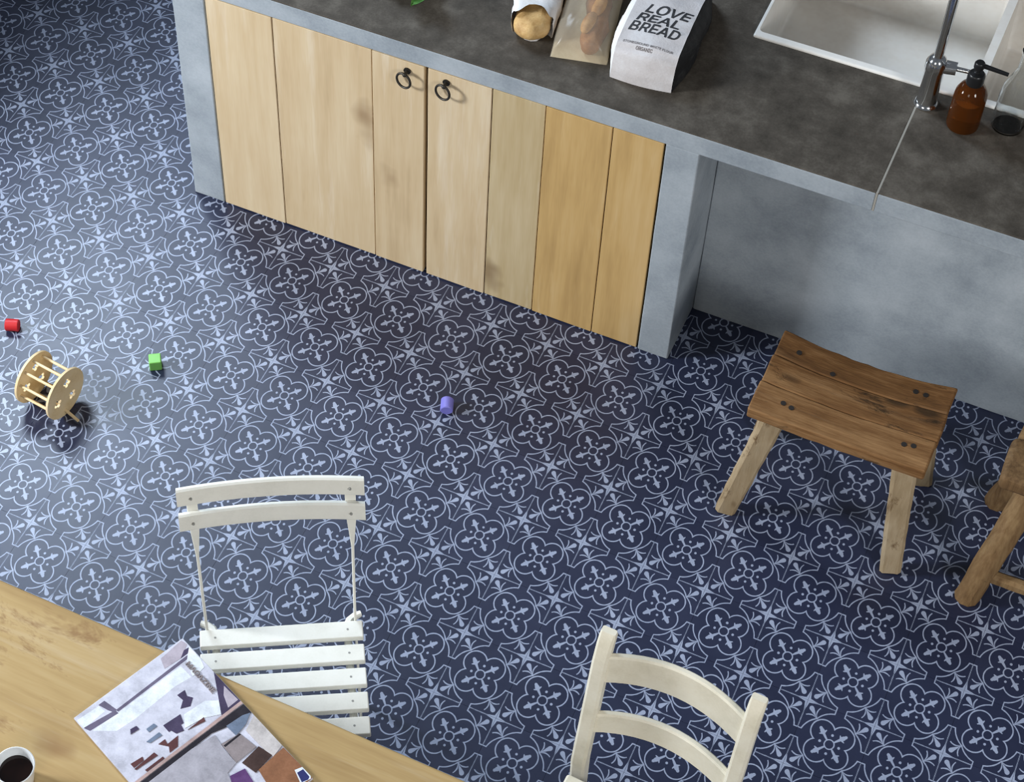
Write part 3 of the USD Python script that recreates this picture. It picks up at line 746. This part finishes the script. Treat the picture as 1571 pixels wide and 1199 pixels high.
# open magazine (local x along the page, -y across it)
mg = thing('magazine', 'open magazine with kitchen photographs lying over the table edge', 'magazine', (-0.363, -0.673, 0.7502), -23.27)
def page(x0, x1, z):
    return rbox(x0, x1, -0.283, 0.0, 0.0, z, 0.0012)
obj('page_block', page(0.0, 0.204, 0.0070), 'print_page', mg)
obj('page_block', page(0.2045, 0.425, 0.0070), 'print_page', mg)
pics = [
    ('white', [(9, 205), (15, 63), (36, 72), (40, 199)]),
    ('white', [(51, 207), (50, 44), (85, 43), (80, 81), (85, 188), (82, 234), (49, 271)]),
    ('white', [(9, 281), (12, 228), (30, 225), (34, 281)]),
    ('beam', [(32, 281), (42, 208), (52, 207), (46, 275)]),
    ('beam', [(43, 207), (39, 18), (46, 19), (49, 205)]),
    ('beam', [(10, 227), (10, 212), (43, 205), (46, 212), (33, 219)]),
    ('mauve', [(9, 65), (3, 6), (18, 2), (36, 31), (33, 73)]),
    ('plum', [(36, 33), (25, 16), (27, 2), (36, 4)]),
    ('white', [(25, 2), (64, 2), (85, 9), (87, 25), (85, 40), (51, 29)]),
    ('plum', [(99, 91), (100, 72), (114, 77), (125, 70), (137, 86), (128, 105), (116, 89)]),
    ('plum', [(107, 1), (198, 1), (196, 51)]),
    ('mauve', [(146, 5), (190, 3), (191, 30), (162, 19)]),
    ('white', [(143, 108), (147, 56), (165, 34), (193, 50), (176, 82), (169, 125)]),
    ('plum', [(135, 155), (138, 113), (158, 120), (154, 155)]),
    ('plum', [(147, 152), (147, 124), (172, 130), (167, 146)]),
    ('rust', [(162, 188), (162, 171), (174, 174), (173, 146), (192, 161), (192, 182), (180, 175)]),
    ('rust', [(160, 257), (163, 229), (171, 232), (171, 257)]),
    ('rust', [(174, 258), (171, 206), (181, 204), (178, 256)]),
    ('rust', [(190, 243), (190, 198), (195, 198), (195, 242)]),
    ('rust', [(176, 123), (175, 81), (184, 84), (178, 112)]),
    ('slate', [(119, 186), (119, 167), (128, 165), (128, 186)]),
    ('slate', [(142, 203), (142, 171), (151, 170), (149, 199)]),
    ('plum', [(98, 211), (100, 197), (109, 197), (107, 217)]),
    ('pink', [(197, 282), (196, 1), (203, 1), (203.5, 282)]),
    ('black', [(206, 281), (205.5, 58), (206, 1), (231, 1), (222, 64), (214, 91), (216, 281)]),
    ('grey', [(216, 281), (215, 144), (222, 89), (262, 95), (298, 95), (304, 122), (329, 130), (372, 281)]),
    ('slate', [(221, 59), (224, 19), (230, 3), (244, 26), (251, 57)]),
    ('cream', [(239, 1), (329, 1), (337, 30), (315, 34), (255, 35)]),
    ('taupe', [(246, 92), (252, 49), (297, 42), (298, 95)]),
    ('black', [(252, 91), (252, 49), (256, 48), (257, 90)]),
    ('umber', [(306, 86), (300, 38), (333, 30), (341, 79)]),
    ('terra', [(340, 71), (335, 2), (380, 1), (424, 1), (424, 21), (375, 77)]),
    ('violet', [(313, 123), (320, 90), (359, 96), (329, 130)]),
    ('white', [(388, 17), (393, 1), (419, 1), (424, 4), (419, 27)]),
    ('indigo', [(396, 17), (398, 3), (419, 4), (422, 10), (418, 23)]),
]
for k, (c, pts_) in enumerate(pics):
    pg = Polygon([(x / 1000, -y / 1000) for x, y in pts_]).buffer(0)
    pg = pg.buffer(0.0012).buffer(-0.0012)
    for q in getattr(pg, 'geoms', [pg]):
        h_ = 0.00006 * (k + 1)
        e_ = trimesh.creation.extrude_polygon(q, h_, engine='earcut'); e_.apply_translation((0, 0, 0.0069))
        obj('printed_picture', e_, 'print_' + c, mg, smooth=False)
tx = meshkit.text_mesh('MAGAZINE', 0.0105, 0.0022, True)
tx.vertices[:, 0] *= 1.18
tx.apply_translation((0.052, -0.034, 0.0069))
obj('title_lettering', tx, 'print_taupe', mg, smooth=False)

# cup of coffee
cp = thing('coffee_cup', 'white cup of black coffee at the lower left corner of the table', 'cup', (-0.503, -1.100, 0.7505))
obj('cup_wall', lathe([(0, 0), (0.026, 0), (0.029, 0.003), (0.034, 0.03), (0.0405, 0.068), (0.0415, 0.0705), (0.0395, 0.0715), (0.0375, 0.068), (0.031, 0.03), (0.026, 0.008), (0, 0.006)], 48), 'cup', cp)
obj('coffee', lathe([(0, 0.0478), (0.0338, 0.0478), (0.0338, 0.0485), (0, 0.0490)], 40), 'coffee', cp)

# ------------------------------------------------------------------ toys on the floor
cg = thing('toy_cage', 'natural wooden toy drum cage with slim bars lying on its side', 'toy', (-1.313, 0.1765, 0.0), math.degrees(math.atan2(-0.013, 0.106)))
RC = 0.0775; HL = 0.0535
def cage_disc():
    d = Point(0, 0).buffer(RC, 48)
    for w in (40, 160, 280):
        w = math.radians(w)
        c = (0.036 * math.cos(w), 0.036 * math.sin(w))
        tre = unary_union([Point(c[0] + 0.0085 * math.cos(w + k * math.pi / 2), c[1] + 0.0085 * math.sin(w + k * math.pi / 2)).buffer(0.0062, 10) for k in range(4)] + [Point(c).buffer(0.006, 10)])
        d = d.difference(tre)
    m = trimesh.creation.extrude_polygon(d, 0.007, engine='earcut')
    m.apply_translation((0, 0, -0.0035))
    return moved(m, ry=90)
for x in (-HL, HL):
    obj('end_disc', moved(cage_disc(), (x, 0, RC)), 'toy_wood', cg)
for k in range(10):
    w = 2 * math.pi * (k + 0.3) / 10
    y, z = 0.063 * math.cos(w), RC + 0.063 * math.sin(w)
    obj('bar', cyl((-HL, y, z), (HL, y, z), 0.0040, n=12), 'toy_wood', cg)
obj('peg', cyl((HL - 0.002, -0.012, 0.019), (HL + 0.052, -0.020, 0.012), 0.0048, 0.0042, 12), 'toy_wood', cg)

def block(name, label, loc, rz, mesh, mat):
    t = obj(name, moved(mesh, rz=rz), mat)
    UsdGeom.Xformable(t).AddTranslateOp().Set(Gf.Vec3d(*loc))
    return tag(t, label, 'toy block', 'toy blocks on the floor')
lying = moved(cat(lathe([(0, -0.019), (0.0155, -0.019), (0.0175, -0.017), (0.0175, 0.017), (0.0155, 0.019), (0, 0.019)], 28)), ry=90)
block('toy_block', 'red round toy block on the floor at the left edge', (-1.548, 0.349, 0.0175), 20, lying, 'red')
block('toy_block', 'green cube toy block right of the wooden cage', (-1.117, 0.405, 0.018), 32, tm(rbox(-0.017, 0.017, -0.017, 0.017, -0.018, 0.018, 0.003)), 'green')
block('toy_block', 'lilac round toy block alone in the middle of the floor', (-0.326, 0.612, 0.0175), -70, lying, 'lilac')
